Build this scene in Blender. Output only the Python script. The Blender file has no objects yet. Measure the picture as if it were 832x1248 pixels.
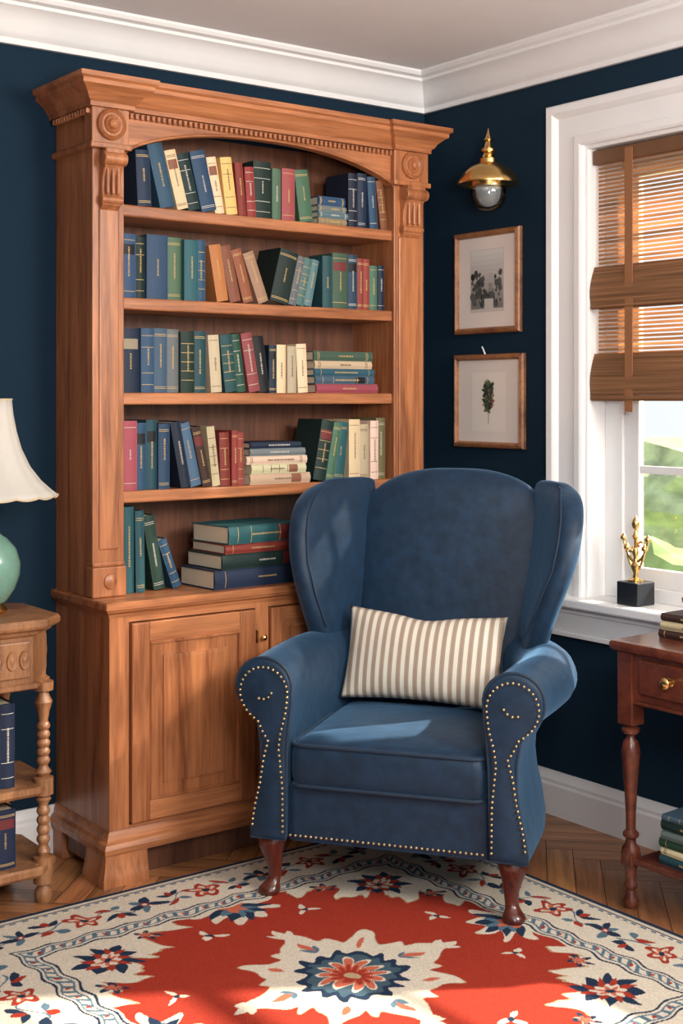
import bpy, bmesh, math, random
import numpy as np
from mathutils import Vector, Matrix
random.seed(7)
scene = bpy.context.scene
scene.view_settings.view_transform = 'Standard'
COL = scene.collection

# ------------------------------------------------------------ materials
def _new(name):
    m = bpy.data.materials.new(name); m.use_nodes = True
    nt = m.node_tree
    return m, nt, nt.nodes['Principled BSDF']

def simple(name, col, rough=.5, metal=0, sheen=0, sheen_tint=None, coat=0, var=0.0, vscale=6, bump=0, bscale=60, bdist=.002, trans=0, spec=.5):
    m, nt, b = _new(name)
    b.inputs['Base Color'].default_value = (*col, 1)
    b.inputs['Roughness'].default_value = rough
    b.inputs['Metallic'].default_value = metal
    b.inputs['Coat Weight'].default_value = coat
    b.inputs['Sheen Weight'].default_value = sheen
    b.inputs['Specular IOR Level'].default_value = spec
    b.inputs['Transmission Weight'].default_value = trans
    if sheen_tint: b.inputs['Sheen Tint'].default_value = (*sheen_tint, 1)
    tc = nt.nodes.new('ShaderNodeTexCoord')
    if var:
        n = nt.nodes.new('ShaderNodeTexNoise'); n.inputs['Scale'].default_value = vscale; n.inputs['Detail'].default_value = 5
        nt.links.new(tc.outputs['Object'], n.inputs['Vector'])
        r = nt.nodes.new('ShaderNodeValToRGB')
        r.color_ramp.elements[0].position = .3; r.color_ramp.elements[1].position = .7
        r.color_ramp.elements[0].color = (*[c*(1-var) for c in col], 1)
        r.color_ramp.elements[1].color = (*[min(1, c*(1+var)) for c in col], 1)
        nt.links.new(n.outputs['Fac'], r.inputs['Fac']); nt.links.new(r.outputs['Color'], b.inputs['Base Color'])
    if bump:
        n2 = nt.nodes.new('ShaderNodeTexNoise'); n2.inputs['Scale'].default_value = bscale; n2.inputs['Detail'].default_value = 4
        nt.links.new(tc.outputs['Object'], n2.inputs['Vector'])
        bp = nt.nodes.new('ShaderNodeBump'); bp.inputs['Strength'].default_value = bump; bp.inputs['Distance'].default_value = bdist
        nt.links.new(n2.outputs['Fac'], bp.inputs['Height']); nt.links.new(bp.outputs['Normal'], b.inputs['Normal'])
    return m

def wood(name, dark, light, scale=(22, 22, 1.6), rough=.38, coat=.15, coord='Object', bump=.12):
    m, nt, b = _new(name)
    tc = nt.nodes.new('ShaderNodeTexCoord'); mp = nt.nodes.new('ShaderNodeMapping')
    mp.inputs['Scale'].default_value = scale
    nt.links.new(tc.outputs[coord], mp.inputs['Vector'])
    n = nt.nodes.new('ShaderNodeTexNoise'); n.inputs['Scale'].default_value = 1.0; n.inputs['Detail'].default_value = 7
    n.inputs['Distortion'].default_value = 1.1
    nt.links.new(mp.outputs['Vector'], n.inputs['Vector'])
    n2 = nt.nodes.new('ShaderNodeTexNoise'); n2.inputs['Scale'].default_value = 8; n2.inputs['Detail'].default_value = 3
    nt.links.new(mp.outputs['Vector'], n2.inputs['Vector'])
    mx = nt.nodes.new('ShaderNodeMath'); mx.operation = 'MULTIPLY_ADD'; mx.inputs[1].default_value = .55
    nt.links.new(n2.outputs['Fac'], mx.inputs[0]); nt.links.new(n.outputs['Fac'], mx.inputs[2])
    r = nt.nodes.new('ShaderNodeValToRGB')
    r.color_ramp.elements[0].position = .54; r.color_ramp.elements[1].position = .98
    r.color_ramp.elements[0].color = (*dark, 1); r.color_ramp.elements[1].color = (*light, 1)
    nt.links.new(mx.outputs[0], r.inputs['Fac']); nt.links.new(r.outputs['Color'], b.inputs['Base Color'])
    b.inputs['Roughness'].default_value = rough; b.inputs['Coat Weight'].default_value = coat
    b.inputs['Coat Roughness'].default_value = .3
    bp = nt.nodes.new('ShaderNodeBump'); bp.inputs['Strength'].default_value = bump; bp.inputs['Distance'].default_value = .002
    nt.links.new(mx.outputs[0], bp.inputs['Height']); nt.links.new(bp.outputs['Normal'], b.inputs['Normal'])
    return m

def attr_mat(name, rough=.55, bump=0, bscale=300, bdist=.002, grain=None, sheen=0, coat=0, spec=.5):
    m, nt, b = _new(name)
    a = nt.nodes.new('ShaderNodeAttribute'); a.attribute_name = 'Col'
    out = a.outputs['Color']
    tc = nt.nodes.new('ShaderNodeTexCoord')
    if grain:
        mp = nt.nodes.new('ShaderNodeMapping'); mp.inputs['Scale'].default_value = grain
        nt.links.new(tc.outputs['UV'], mp.inputs['Vector'])
        n = nt.nodes.new('ShaderNodeTexNoise'); n.inputs['Scale'].default_value = 1; n.inputs['Detail'].default_value = 6; n.inputs['Distortion'].default_value = .8
        nt.links.new(mp.outputs['Vector'], n.inputs['Vector'])
        r = nt.nodes.new('ShaderNodeValToRGB')
        r.color_ramp.elements[0].position = .3; r.color_ramp.elements[0].color = (.5, .45, .4, 1)
        r.color_ramp.elements[1].position = .7; r.color_ramp.elements[1].color = (1.15, 1.1, 1.05, 1)
        nt.links.new(n.outputs['Fac'], r.inputs['Fac'])
        mx = nt.nodes.new('ShaderNodeMix'); mx.data_type = 'RGBA'; mx.blend_type = 'MULTIPLY'; mx.inputs[0].default_value = 1
        nt.links.new(out, mx.inputs[6]); nt.links.new(r.outputs['Color'], mx.inputs[7]); out = mx.outputs[2]
    nt.links.new(out, b.inputs['Base Color'])
    b.inputs['Roughness'].default_value = rough; b.inputs['Sheen Weight'].default_value = sheen; b.inputs['Coat Weight'].default_value = coat
    b.inputs['Specular IOR Level'].default_value = spec
    if bump:
        n2 = nt.nodes.new('ShaderNodeTexNoise'); n2.inputs['Scale'].default_value = bscale; n2.inputs['Detail'].default_value = 3
        nt.links.new(tc.outputs['Object'], n2.inputs['Vector'])
        bp = nt.nodes.new('ShaderNodeBump'); bp.inputs['Strength'].default_value = bump; bp.inputs['Distance'].default_value = bdist
        nt.links.new(n2.outputs['Fac'], bp.inputs['Height']); nt.links.new(bp.outputs['Normal'], b.inputs['Normal'])
    return m

M_wall = simple('navy_wall_paint', (.0052, .0215, .042), .85, var=.03, vscale=2, bump=.04, bscale=200, spec=.22)
M_ceil = simple('ceiling_paint', (.84, .85, .87), .8, var=.02)
M_trim = simple('white_trim_paint', (.84, .84, .84), .35, var=.02)
OD, OL = (.21, .066, .024), (.52, .200, .078)
M_oakv = wood('oak_vertical', OD, OL, (17, 17, 1.1))
M_oakh = wood('oak_horizontal', OD, OL, (1.1, 17, 17))
M_oakshade = wood('oak_painted_shade', (.06, .019, .009), (.17, .060, .027), (24, 24, 1.5), rough=.5)  # darker oak copy, shade of the recesses is put into the colour
M_mahog = wood('mahogany', (.035, .007, .005), (.12, .025, .014), (20, 20, 2), rough=.22, coat=.4)
M_table = wood('carved_table_wood', (.16, .062, .026), (.40, .19, .085), (20, 20, 3), rough=.4)
M_rtable = wood('side_table_cherry', (.060, .013, .008), (.17, .044, .022), (3, 20, 20), rough=.28, coat=.3)
M_brass = simple('brass', (.72, .47, .18), .25, metal=1, var=.1, vscale=20)
M_gold = simple('nail_brass', (.62, .47, .24), .35, metal=1, var=.05)
M_black = simple('black_stone', (.012, .014, .018), .3, var=.2)
VC = (.0066, .024, .054)
M_velvet = simple('blue_velvet', VC, .55, sheen=.34, sheen_tint=(.22, .46, .78), var=.30, vscale=26, bump=.42, bscale=12, bdist=.009, spec=.35)
M_pipe = simple('velvet_piping', (.006, .020, .045), .7, sheen=.25, sheen_tint=(.30, .52, .82), var=.1)
M_books = attr_mat('book_cloth', .6, bump=.08, bscale=500, bdist=.001, spec=.35)
M_art = attr_mat('print_ink', .7)
m, nt, b = _new('clear_glass'); M_glass = m
nt.nodes.remove(b)
out = nt.nodes['Material Output']; tr = nt.nodes.new('ShaderNodeBsdfTransparent'); gl = nt.nodes.new('ShaderNodeBsdfGlossy'); gl.inputs['Roughness'].default_value = .03
fr = nt.nodes.new('ShaderNodeLayerWeight'); fr.inputs['Blend'].default_value = .22
mx = nt.nodes.new('ShaderNodeMixShader')
nt.links.new(fr.outputs['Fresnel'], mx.inputs[0]); nt.links.new(tr.outputs[0], mx.inputs[1]); nt.links.new(gl.outputs[0], mx.inputs[2]); nt.links.new(mx.outputs[0], out.inputs['Surface'])

def translucent(name, col, fac=.5, rough=.8, stretch=None):
    m, nt, b = _new(name)
    b.inputs['Base Color'].default_value = (*col, 1); b.inputs['Roughness'].default_value = rough
    out = nt.nodes['Material Output']
    t = nt.nodes.new('ShaderNodeBsdfTranslucent'); t.inputs['Color'].default_value = (*col, 1)
    mx = nt.nodes.new('ShaderNodeMixShader'); mx.inputs[0].default_value = fac
    if stretch:
        tc = nt.nodes.new('ShaderNodeTexCoord'); mp = nt.nodes.new('ShaderNodeMapping'); mp.inputs['Scale'].default_value = stretch
        n = nt.nodes.new('ShaderNodeTexNoise'); n.inputs['Scale'].default_value = 1; n.inputs['Detail'].default_value = 4
        r = nt.nodes.new('ShaderNodeValToRGB'); r.color_ramp.elements[0].position = .3; r.color_ramp.elements[1].position = .7
        r.color_ramp.elements[0].color = (*[c*.5 for c in col], 1); r.color_ramp.elements[1].color = (*[min(1, c*1.25) for c in col], 1)
        nt.links.new(tc.outputs['Object'], mp.inputs['Vector']); nt.links.new(mp.outputs['Vector'], n.inputs['Vector'])
        nt.links.new(n.outputs['Fac'], r.inputs['Fac']); nt.links.new(r.outputs['Color'], b.inputs['Base Color']); nt.links.new(r.outputs['Color'], t.inputs['Color'])
    nt.links.new(b.outputs[0], mx.inputs[1]); nt.links.new(t.outputs[0], mx.inputs[2]); nt.links.new(mx.outputs[0], out.inputs['Surface'])
    return m
M_shade = translucent('linen_lampshade', (.88, .85, .79), .45)
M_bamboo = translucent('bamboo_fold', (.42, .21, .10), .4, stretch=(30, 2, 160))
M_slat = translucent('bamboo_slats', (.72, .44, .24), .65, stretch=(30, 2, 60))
M_tape = translucent('blind_tape', (.36, .16, .07), .2)

# ------------------------------------------------------------ mesh helpers
def empty(name, loc=(0, 0, 0), rotz=0):
    e = bpy.data.objects.new(name, None); e.location = loc; e.rotation_euler = (0, 0, rotz)
    e.empty_display_size = .1
    COL.objects.link(e); return e

def part(name, verts, faces, mat, parent=None, smooth=False, bevel=0, subsurf=0, ang=40, bseg=2, solid=0):
    me = bpy.data.meshes.new(name); me.from_pydata([tuple(v) for v in verts], [], faces); me.update()
    bm = bmesh.new(); bm.from_mesh(me); bmesh.ops.remove_doubles(bm, verts=bm.verts, dist=1e-6)
    bmesh.ops.recalc_face_normals(bm, faces=bm.faces)
    if smooth:
        for f in bm.faces: f.smooth = True
        for e in bm.edges:
            if len(e.link_faces) == 2 and e.calc_face_angle(0) > math.radians(ang): e.smooth = False
    bm.to_mesh(me); bm.free()
    me.materials.append(mat)
    o = bpy.data.objects.new(name, me); COL.objects.link(o)
    if parent: o.parent = parent
    if solid:
        s = o.modifiers.new('solid', 'SOLIDIFY'); s.thickness = solid; s.offset = 0
    if bevel:
        bv = o.modifiers.new('bevel', 'BEVEL'); bv.width = bevel; bv.segments = bseg; bv.limit_method = 'ANGLE'; bv.angle_limit = math.radians(40)
    if subsurf:
        s = o.modifiers.new('sub', 'SUBSURF'); s.levels = subsurf; s.render_levels = subsurf
    return o

BF = [(0, 3, 2, 1), (4, 5, 6, 7), (0, 1, 5, 4), (1, 2, 6, 5), (2, 3, 7, 6), (3, 0, 4, 7)]
def boxv(x0, x1, y0, y1, z0, z1):
    return [(x0, y0, z0), (x1, y0, z0), (x1, y1, z0), (x0, y1, z0), (x0, y0, z1), (x1, y0, z1), (x1, y1, z1), (x0, y1, z1)]
def boxes(name, lst, mat, parent=None, bevel=0, **k):
    V, F = [], []
    for bx in lst:
        o = len(V); V += boxv(*bx); F += [tuple(i+o for i in f) for f in BF]
    return part(name, V, F, mat, parent, bevel=bevel, **k)
def box(name, x0, x1, y0, y1, z0, z1, mat, parent=None, bevel=0):
    return boxes(name, [(x0, x1, y0, y1, z0, z1)], mat, parent, bevel)

def sweep_geo(path, prof, closed=False):
    n = len(path); P = [Vector(p) for p in path]; V = []; F = []
    for i in range(n):
        ns = []
        if i > 0 or closed:
            d = (P[i]-P[i-1]).normalized(); ns.append(Vector((d.y, -d.x)))
        if i < n-1 or closed:
            d = (P[(i+1) % n]-P[i]).normalized(); ns.append(Vector((d.y, -d.x)))
        mt = ns[0] if len(ns) == 1 else (ns[0]+ns[1])/(1+ns[0].dot(ns[1]))
        for (o, z) in prof:
            q = P[i]+mt*o; V.append((q.x, q.y, z))
    k = len(prof)
    for i in range(n if closed else n-1):
        for j in range(k):
            a = i*k+j; b_ = i*k+(j+1) % k; c = ((i+1) % n)*k+(j+1) % k; d = ((i+1) % n)*k+j
            F.append((a, b_, c, d))
    if not closed:
        F.append(tuple(range(k))); F.append(tuple(range((n-1)*k, n*k))[::-1])
    return V, F
def sweep(name, path, prof, mat, parent=None, bevel=0, closed=False):
    V, F = sweep_geo(path, prof, closed)
    return part(name, V, F, mat, parent, smooth=True, bevel=bevel, ang=25)

def loft_geo(slices, cap=True):
    V = []; F = []; k = len(slices[0])
    for s in slices: V += [tuple(p) for p in s]
    for i in range(len(slices)-1):
        for j in range(k):
            F.append((i*k+j, i*k+(j+1) % k, (i+1)*k+(j+1) % k, (i+1)*k+j))
    if cap:
        F.append(tuple(range(k))[::-1]); o = (len(slices)-1)*k; F.append(tuple(range(o, o+k)))
    return V, F
def loft(name, slices, mat, parent=None, cap=True, **k):
    V, F = loft_geo(slices, cap)
    k.setdefault('smooth', True)
    return part(name, V, F, mat, parent, **k)
def lathe(name, prof, c, mat, parent=None, seg=28, path=None, ang=50, subsurf=0):
    sl = []
    for i, (r, z) in enumerate(prof):
        ox, oy = path[i] if path else (0, 0)
        sl.append([(c[0]+ox+r*math.cos(2*math.pi*j/seg), c[1]+oy+r*math.sin(2*math.pi*j/seg), c[2]+z) for j in range(seg)])
    return loft(name, sl, mat, parent, ang=ang, subsurf=subsurf)
def rrect(x0, x1, y0, y1, r, z, n=6):
    pts = []
    for cx, cy, a0 in ((x1-r, y0+r, -90), (x1-r, y1-r, 0), (x0+r, y1-r, 90), (x0+r, y0+r, 180)):
        for i in range(n+1):
            a = math.radians(a0+90*i/n); pts.append((cx+r*math.cos(a), cy+r*math.sin(a), z))
    return pts
def tube(name, pts, r, mat, parent=None, cyclic=False, radii=None):
    cu = bpy.data.curves.new(name, 'CURVE'); cu.dimensions = '3D'; cu.bevel_depth = r; cu.bevel_resolution = 3; cu.use_fill_caps = True
    sp = cu.splines.new('POLY'); sp.points.add(len(pts)-1)
    for i, p in enumerate(pts):
        sp.points[i].co = (*p, 1)
        if radii: sp.points[i].radius = radii[i]
    sp.use_cyclic_u = cyclic
    cu.materials.append(mat)
    tmp = bpy.data.objects.new(name+'_c', cu); COL.objects.link(tmp)
    dg = bpy.context.evaluated_depsgraph_get(); me = bpy.data.meshes.new_from_object(tmp.evaluated_get(dg))
    bpy.data.objects.remove(tmp)
    for p in me.polygons: p.use_smooth = True
    o = bpy.data.objects.new(name, me); COL.objects.link(o)
    if parent: o.parent = parent
    return o

class CM:
    def __init__(s): s.V = []; s.F = []; s.C = []
    def add(s, verts, faces, col, M=None):
        o = len(s.V)
        for v in verts:
            v = Vector(v)
            s.V.append(tuple(M @ v) if M else tuple(v))
        for f in faces: s.F.append(tuple(i+o for i in f)); s.C.append(col)
    def box(s, b, col, M=None): s.add(boxv(*b), BF, col, M)
    def build(s, name, mat, parent=None, uv=None):
        me = bpy.data.meshes.new(name); me.from_pydata(s.V, [], s.F); me.update()
        at = me.color_attributes.new('Col', 'FLOAT_COLOR', 'CORNER')
        arr = []
        for p, c in zip(me.polygons, s.C):
            for _ in range(p.loop_total): arr += [c[0], c[1], c[2], 1]
        at.data.foreach_set('color', arr)
        if uv is not None:
            u = me.uv_layers.new(name='UV'); u.data.foreach_set('uv', uv)
        me.materials.append(mat)
        o = bpy.data.objects.new(name, me); COL.objects.link(o)
        if parent: o.parent = parent
        return o

# ------------------------------------------------------------ room
CEIL = 2.60
boxes('wall_back', [(-4.6, .14, 0, .12, 0, CEIL)], M_wall)
WY0, WY1, WZ0, WZ1 = -.808, -1.78, .745, 2.229
W2A, W2B = -2.10, -3.40     # unseen window opening, added to let sun onto the rug
boxes('wall_right', [(0, .12, WY0, 0, 0, CEIL), (0, .12, W2A, WY1, 0, CEIL), (0, .12, -5.2, W2B, 0, CEIL),
                     (0, .12, WY1, WY0, 0, WZ0-.03), (0, .12, WY1, WY0, WZ1, CEIL), (0, .12, W2B, W2A, 0, WZ0-.03), (0, .12, W2B, W2A, WZ1, CEIL)], M_wall)
boxes('left_blocker_wall', [(-4.72, -4.6, -5.2, .12, 0, CEIL)], M_wall)  # unseen side wall, added to cut sky fill from the left
box('ceiling', -4.6, .14, -5.2, .12, CEIL, CEIL+.08, M_ceil)
crown = [(0, 2.47), (.014, 2.47), (.014, 2.488), (.022, 2.494), (.03, 2.505), (.04, 2.53), (.058, 2.553), (.078, 2.565), (.084, 2.568), (.084, 2.578), (.105, 2.582), (.112, 2.592), (.112, CEIL), (0, CEIL)]
sweep('trim_1', [(-4.6, 0), (0, 0), (0, -5.2)], crown, M_trim)
bb = [(0, 0), (.022, 0), (.022, .10), (.017, .108), (.017, .118), (.010, .13), (.007, .145), (0, .145)]
sweep('baseboard_back', [(-4.6, 0), (0, 0)], bb, M_trim)
sweep('baseboard_right', [(0, 0), (0, -5.2)], bb, M_trim)

# herringbone floor
fl = CM(); uvs = []
L, Wd = .40, .08
def clip_poly(poly, x0, x1, y0, y1):
    def cl(poly, f):
        out = []
        for i in range(len(poly)):
            a, b_ = poly[i], poly[(i+1) % len(poly)]
            fa, fb = f(a), f(b_)
            if fa >= 0: out.append(a)
            if (fa >= 0) != (fb >= 0):
                k = fa/(fa-fb); out.append(tuple(a[q]+(b_[q]-a[q])*k for q in range(4)))
        return out
    for f in (lambda p: p[0]-x0, lambda p: x1-p[0], lambda p: p[1]-y0, lambda p: y1-p[1]):
        if not poly: return poly
        poly = cl(poly, f)
    return poly
R45 = math.radians(45)
def plank(px, py, w, h, horiz):
    g = .0011
    c = [(px+g, py+g), (px+w-g, py+g), (px+w-g, py+h-g), (px+g, py+h-g)]
    ou, ov = random.random()*20, random.random()*20
    P = []
    for (x, y) in c:
        u, v = ((x-px, y-py) if horiz else (y-py, x-px))
        X = x*math.cos(R45)-y*math.sin(R45)-2.2; Y = x*math.sin(R45)+y*math.cos(R45)-2.6
        P.append((X, Y, u+ou, v+ov))
    P = clip_poly(P, -4.6, 0, -5.2, 0)
    if len(P) < 3: return
    k = random.uniform(.6, 1.2)*(1.08 if horiz else .9); col = (.46*k, .205*k*random.uniform(.93, 1.05), .082*k)
    o = len(fl.V)
    for p in P: fl.V.append((p[0], p[1], 0))
    fl.F.append(tuple(range(o, o+len(P)))); fl.C.append(col)
    for p in P: uvs.extend((p[2], p[3]))
for i in range(-70, 70):
    for j in range(-14, 14):
        x = i*Wd + j*L; y = i*Wd - j*L
        plank(x, y, L, Wd, True)
        plank(x+L, y-L+Wd, Wd, L, False)
fo = fl.build('floor', attr_mat('herringbone_oak', .35, grain=(3, 45, 1), coat=.2), uv=uvs)
box('subfloor', -4.6, .14, -5.2, .12, -.06, -.004, simple('dark_gap', (.03, .012, .006), .8, var=.1))

# ------------------------------------------------------------ windows
def frame_sweep(name, y0, y1, z0, z1, prof, x0, mat, parent, bottom=True):
    V = []; F = []; k = len(prof)
    cs = [(y0, z0, 1, -1), (y0, z1, 1, 1), (y1, z1, -1, 1), (y1, z0, -1, -1)]
    for (y, z, sy, sz) in cs:
        for (o, p) in prof:
            V.append((x0-p, y+sy*o, z+(sz*o if (sz > 0 or bottom) else 0)))
    for i in range(3 if not bottom else 4):
        for j in range(k):
            F.append((i*k+j, i*k+(j+1) % k, ((i+1) % 4)*k+(j+1) % k, ((i+1) % 4)*k+j))
    if not bottom:
        F.append(tuple(range(k))); F.append(tuple(range(3*k, 4*k)))
    return part(name, V, F, mat, parent, smooth=True, ang=25)
cas = [(0, 0), (0, .016), (.008, .02), (.03, .02), (.036, .014), (.10, .018), (.106, .026), (.118, .034), (.14, .036), (.146, .03), (.146, 0)]
def make_window(name, a, b_):   # a = edge nearest the corner (larger y)
    win = empty(name)
    frame_sweep('casing', a, b_, WZ0-.02, WZ1, cas, 0, M_trim, win, bottom=False)
    boxes('jamb', [(0, .13, a-.012, a, WZ0, WZ1-.012), (0, .13, b_, b_+.012, WZ0, WZ1-.012), (0, .13, b_, a, WZ1-.012, WZ1)], M_trim, win)
    box('stool', -.075, .13, b_-.165, a+.165, WZ0-.03, WZ0, M_trim, win, .006)
    boxes('apron', [(-.024, 0, b_-.145, a+.145, WZ0-.13, WZ0-.03), (-.034, 0, b_-.1455, a+.1455, WZ0-.055, WZ0-.031), (-.03, 0, b_-.146, a+.146, WZ0-.135, WZ0-.12)], M_trim, win, .003)
    X0, X1 = .085, .13
    boxes('outer_frame_stiles', [(X0, X1, a-.087, a-.012, WZ0, WZ1-.012), (X0, X1, b_+.012, b_+.08, WZ0, WZ1-.012)], M_trim, win, .003)
    boxes('outer_frame_rails', [(X0, X1, b_+.08, a-.087, WZ1-.05, WZ1-.012), (X0, X1, b_+.08, a-.087, WZ0, WZ0+.045)], M_trim, win, .003)
    mid = (a+b_)/2
    boxes('sash_stiles', [(.095, .12, a-.147, a-.087, .79, 2.18), (.095, .12, b_+.08, b_+.14, .79, 2.18)], M_trim, win, .003)
    boxes('sash_rails', [(.096, .119, b_+.14, a-.147, .79, .85), (.096, .119, b_+.14, a-.147, 1.44, 1.50), (.096, .119, b_+.14, a-.147, 2.12, 2.18)], M_trim, win, .002)
    boxes('muntins', [(.1005, .118, b_+.14, a-.147, 1.155, 1.18), (.1005, .118, b_+.14, a-.147, 1.80, 1.82)], M_trim, win, .002)
    boxes('vertical_muntins', [(.102, .1165, mid-.01, mid+.01, .85, 1.44), (.102, .1165, mid-.01, mid+.01, 1.5, 2.12)], M_trim, win, .002)
    box('glass_pane', .108, .110, b_+.14, a-.147, .85, 2.12, M_glass, win)
make_window('window_1', WY0, WY1)
make_window('added_sun_window', W2A, W2B)
# bamboo roman blind
bl = empty('bamboo_blind', (.03, -1.3, 2.2))
V = []; F = []
def slat(x0, x1, z0, z1, y0=-1.745, y1=-.835):
    o = len(V); V.extend([(a-.03, b_+1.3, c-2.2) for a, b_, c in boxv(x0, x1, y0, y1, z0, z1)]); F.extend([tuple(i+o for i in f) for f in BF])
z = 2.17
while z > 1.41:
    if not ((1.71 < z < 1.83) or z < 1.535): slat(.038, .0405, z-.0085, z)
    z -= .0135
part('thin_slats', V, F, M_slat, bl)
V = []; F = []
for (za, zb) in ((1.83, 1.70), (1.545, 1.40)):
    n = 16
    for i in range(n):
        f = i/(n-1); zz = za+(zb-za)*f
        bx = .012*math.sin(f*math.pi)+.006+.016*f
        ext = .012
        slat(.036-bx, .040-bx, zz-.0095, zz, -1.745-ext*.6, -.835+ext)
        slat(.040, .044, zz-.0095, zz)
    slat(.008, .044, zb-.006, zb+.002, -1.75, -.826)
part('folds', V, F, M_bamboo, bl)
V = []; F = []
slat(.02, .06, 2.165, 2.212, -1.76, -.824)
part('headrail', V, F, simple('dark_bamboo', (.16, .075, .035), .5, var=.2), bl, bevel=.004)
V = []; F = []
for yc in (-.985, -1.60):
    slat(.010, .0125, 1.355, 2.2, yc-.016, yc+.016)
part('tapes', V, F, M_tape, bl)

# ------------------------------------------------------------ outdoors
box('lawn', .4, 60, -30, 45, -.9, -.8, simple('grass', (.42, .50, .23), .9, var=.3, vscale=2))
def hedge(name, c, r, col):
    bm = bmesh.new(); bmesh.ops.create_icosphere(bm, subdivisions=4, radius=1)
    rnd = random.Random(str(c))
    ph = [rnd.uniform(0, 6) for _ in range(6)]
    for v in bm.verts:
        k = 1+.12*math.sin(5*v.co.x+ph[0])*math.sin(6*v.co.y+ph[1])+.08*math.sin(13*v.co.z+ph[2]+7*v.co.x)+rnd.uniform(-.05, .05)
        v.co = Vector((v.co.x*r[0]*k, v.co.y*r[1]*k, v.co.z*r[2]*k))
    lo = min(v.co.z for v in bm.verts)
    me = bpy.data.meshes.new(name); bm.to_mesh(me); bm.free()
    me.materials.append(simple(name+'_leaves', col, .9, var=.4, vscale=5))
    o = bpy.data.objects.new(name, me); o.location = (c[0], c[1], -.8-lo+.001); COL.objects.link(o)
hedge('garden_shrub', (3.4, 1.5, 0), (.6, .8, .62), (.30, .40, .16))
hedge('garden_shrub', (7.5, 4.6, 0), (1.0, 1.6, .85), (.42, .50, .28))

# ------------------------------------------------------------ bookcase
bc = empty('bookcase', (0, 0, 0))
BX0, BX1 = -1.50, -.225
IX0, IX1 = -1.398, -.358
UY = -.25; CY = -.36
CT = .81
boxes('upper_sides', [(BX0, BX0+.03, UY+.02, -.002, CT, 2.26), (BX1-.03, BX1, UY+.02, -.002, CT, 2.26)], M_oakv, bc, .002)
box('back_panel', BX0+.03, BX1-.03, -.022, -.002, CT, 2.26, M_oakshade, bc)
boxes('inner_sides', [(BX0+.03, IX0, UY+.03, -.022, CT, 2.2), (IX1, BX1-.03, UY+.03, -.022, CT, 2.2)], M_oakv, bc)
boxes('pilasters', [(BX0-.002, IX0, UY-.006, UY+.03, CT, 2.16), (IX1, BX1+.002, UY-.006, UY+.03, CT, 2.16)], M_oakv, bc, .003)
for nm, a, b_ in (('left', BX0, IX0), ('right', IX1, BX1)):
    cx = (a+b_)/2; w = (b_-a)
    boxes('pilaster_fillets_'+nm, [(a+.018, b_-.018, UY-.012, UY, .95, 1.96), (a-.006, b_+.004, UY-.016, UY+.03, CT, .90), (a-.003, b_+.002, UY-.011, UY+.03, .90, .915)], M_oakv, bc, .005)
    boxes('rosette_block_'+nm, [(a-.012, b_+.008, UY-.024, UY+.03, 2.15, 2.262), (a-.018, b_+.014, UY-.032, UY+.03, 2.135, 2.152)], M_oakv, bc, .003)
    pr = [(.046, 0), (.046, -.008), (.040, -.013), (.034, -.008), (.028, -.008), (.024, -.014), (.016, -.010), (.012, -.018), (.004, -.022)]
    sl = [[(cx-.002+r*math.cos(t*math.pi/14), UY-.024+y*1.3, 2.207+r*math.sin(t*math.pi/14)) for t in range(28)] for r, y in pr]
    loft('rosette_'+nm, sl, M_oakv, bc, ang=30)
    cp = [(0, 2.135), (.062, 2.135), (.064, 2.10), (.056, 2.085), (.040, 2.07), (.030, 2.05), (.026, 2.02), (.030, 2.0), (.036, 1.985), (.030, 1.968), (.014, 1.96), (0, 1.95)]
    sl = [[(x, UY-.004-o*.75, z) for o, z in cp] for x in (cx-w*.30, cx+w*.30)]
    loft('corbel_'+nm, sl, M_oakv, bc, ang=30, bevel=.003)
    sl = [[(x, UY-.004-.026+.020*math.cos(t*math.pi/10)-.012, 2.104+.020*math.sin(t*math.pi/10)) for t in range(20)] for x in (cx-w*.36, cx+w*.36)]
    loft('corbel_scroll_'+nm, sl, M_oakv, bc, bevel=.003)
    sl = [[(x, UY-.024+.012*math.cos(t*math.pi/10), 1.985+.012*math.sin(t*math.pi/10)) for t in range(20)] for x in (cx-w*.34, cx+w*.34)]
    loft('corbel_foot_'+nm, sl, M_oakv, bc, bevel=.002)
    for k in (-1, 0, 1):
        box('corbel_rib_%s_%d' % (nm, k+2), cx+k*w*.17-.005, cx+k*w*.17+.005, UY-.040, UY-.004, 2.0, 2.09, M_oakv, bc, .004)
    pr = [(.022, 0), (.020, -.006), (.012, -.010), (.003, -.012)]
    sl = [[(cx+r*math.cos(t*math.pi/8), UY-.016+y, .857+r*math.sin(t*math.pi/8)*1.1) for t in range(16)] for r, y in pr]
    loft('foot_boss_'+nm, sl, M_oakv, bc)
# arched frieze
N = 40; V = []; F = []
def arch(f): return 2.128+.100*(max(0, 1-abs(2*f-1)**2.2))**.75
for i in range(N+1):
    f = i/N; x = IX0+(IX1-IX0)*f; za = arch(f)
    for y in (UY-.002, UY+.028):
        V += [(x, y, za), (x, y, 2.265)]
for i in range(N):
    a = i*4; b_ = a+4
    F += [(a, b_, b_+1, a+1), (a+2, a+3, b_+3, b_+2), (a, a+2, b_+2, b_), (a+1, b_+1, b_+3, a+3)]
part('arched_frieze', V, F, M_oakh, bc)
pts = []
for i in range(N+1):
    f = i/N; pts.append((IX0+(IX1-IX0)*f, UY-.004, arch(f)+.004))
tube('arch_bead', pts, .005, M_oakh, bc)
cp = [(0, 2.255), (.012, 2.255), (.012, 2.268), (.020, 2.274), (.028, 2.288), (.045, 2.303), (.056, 2.310), (.056, 2.322), (.066, 2.328), (.066, 2.342), (0, 2.342)]
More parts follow.
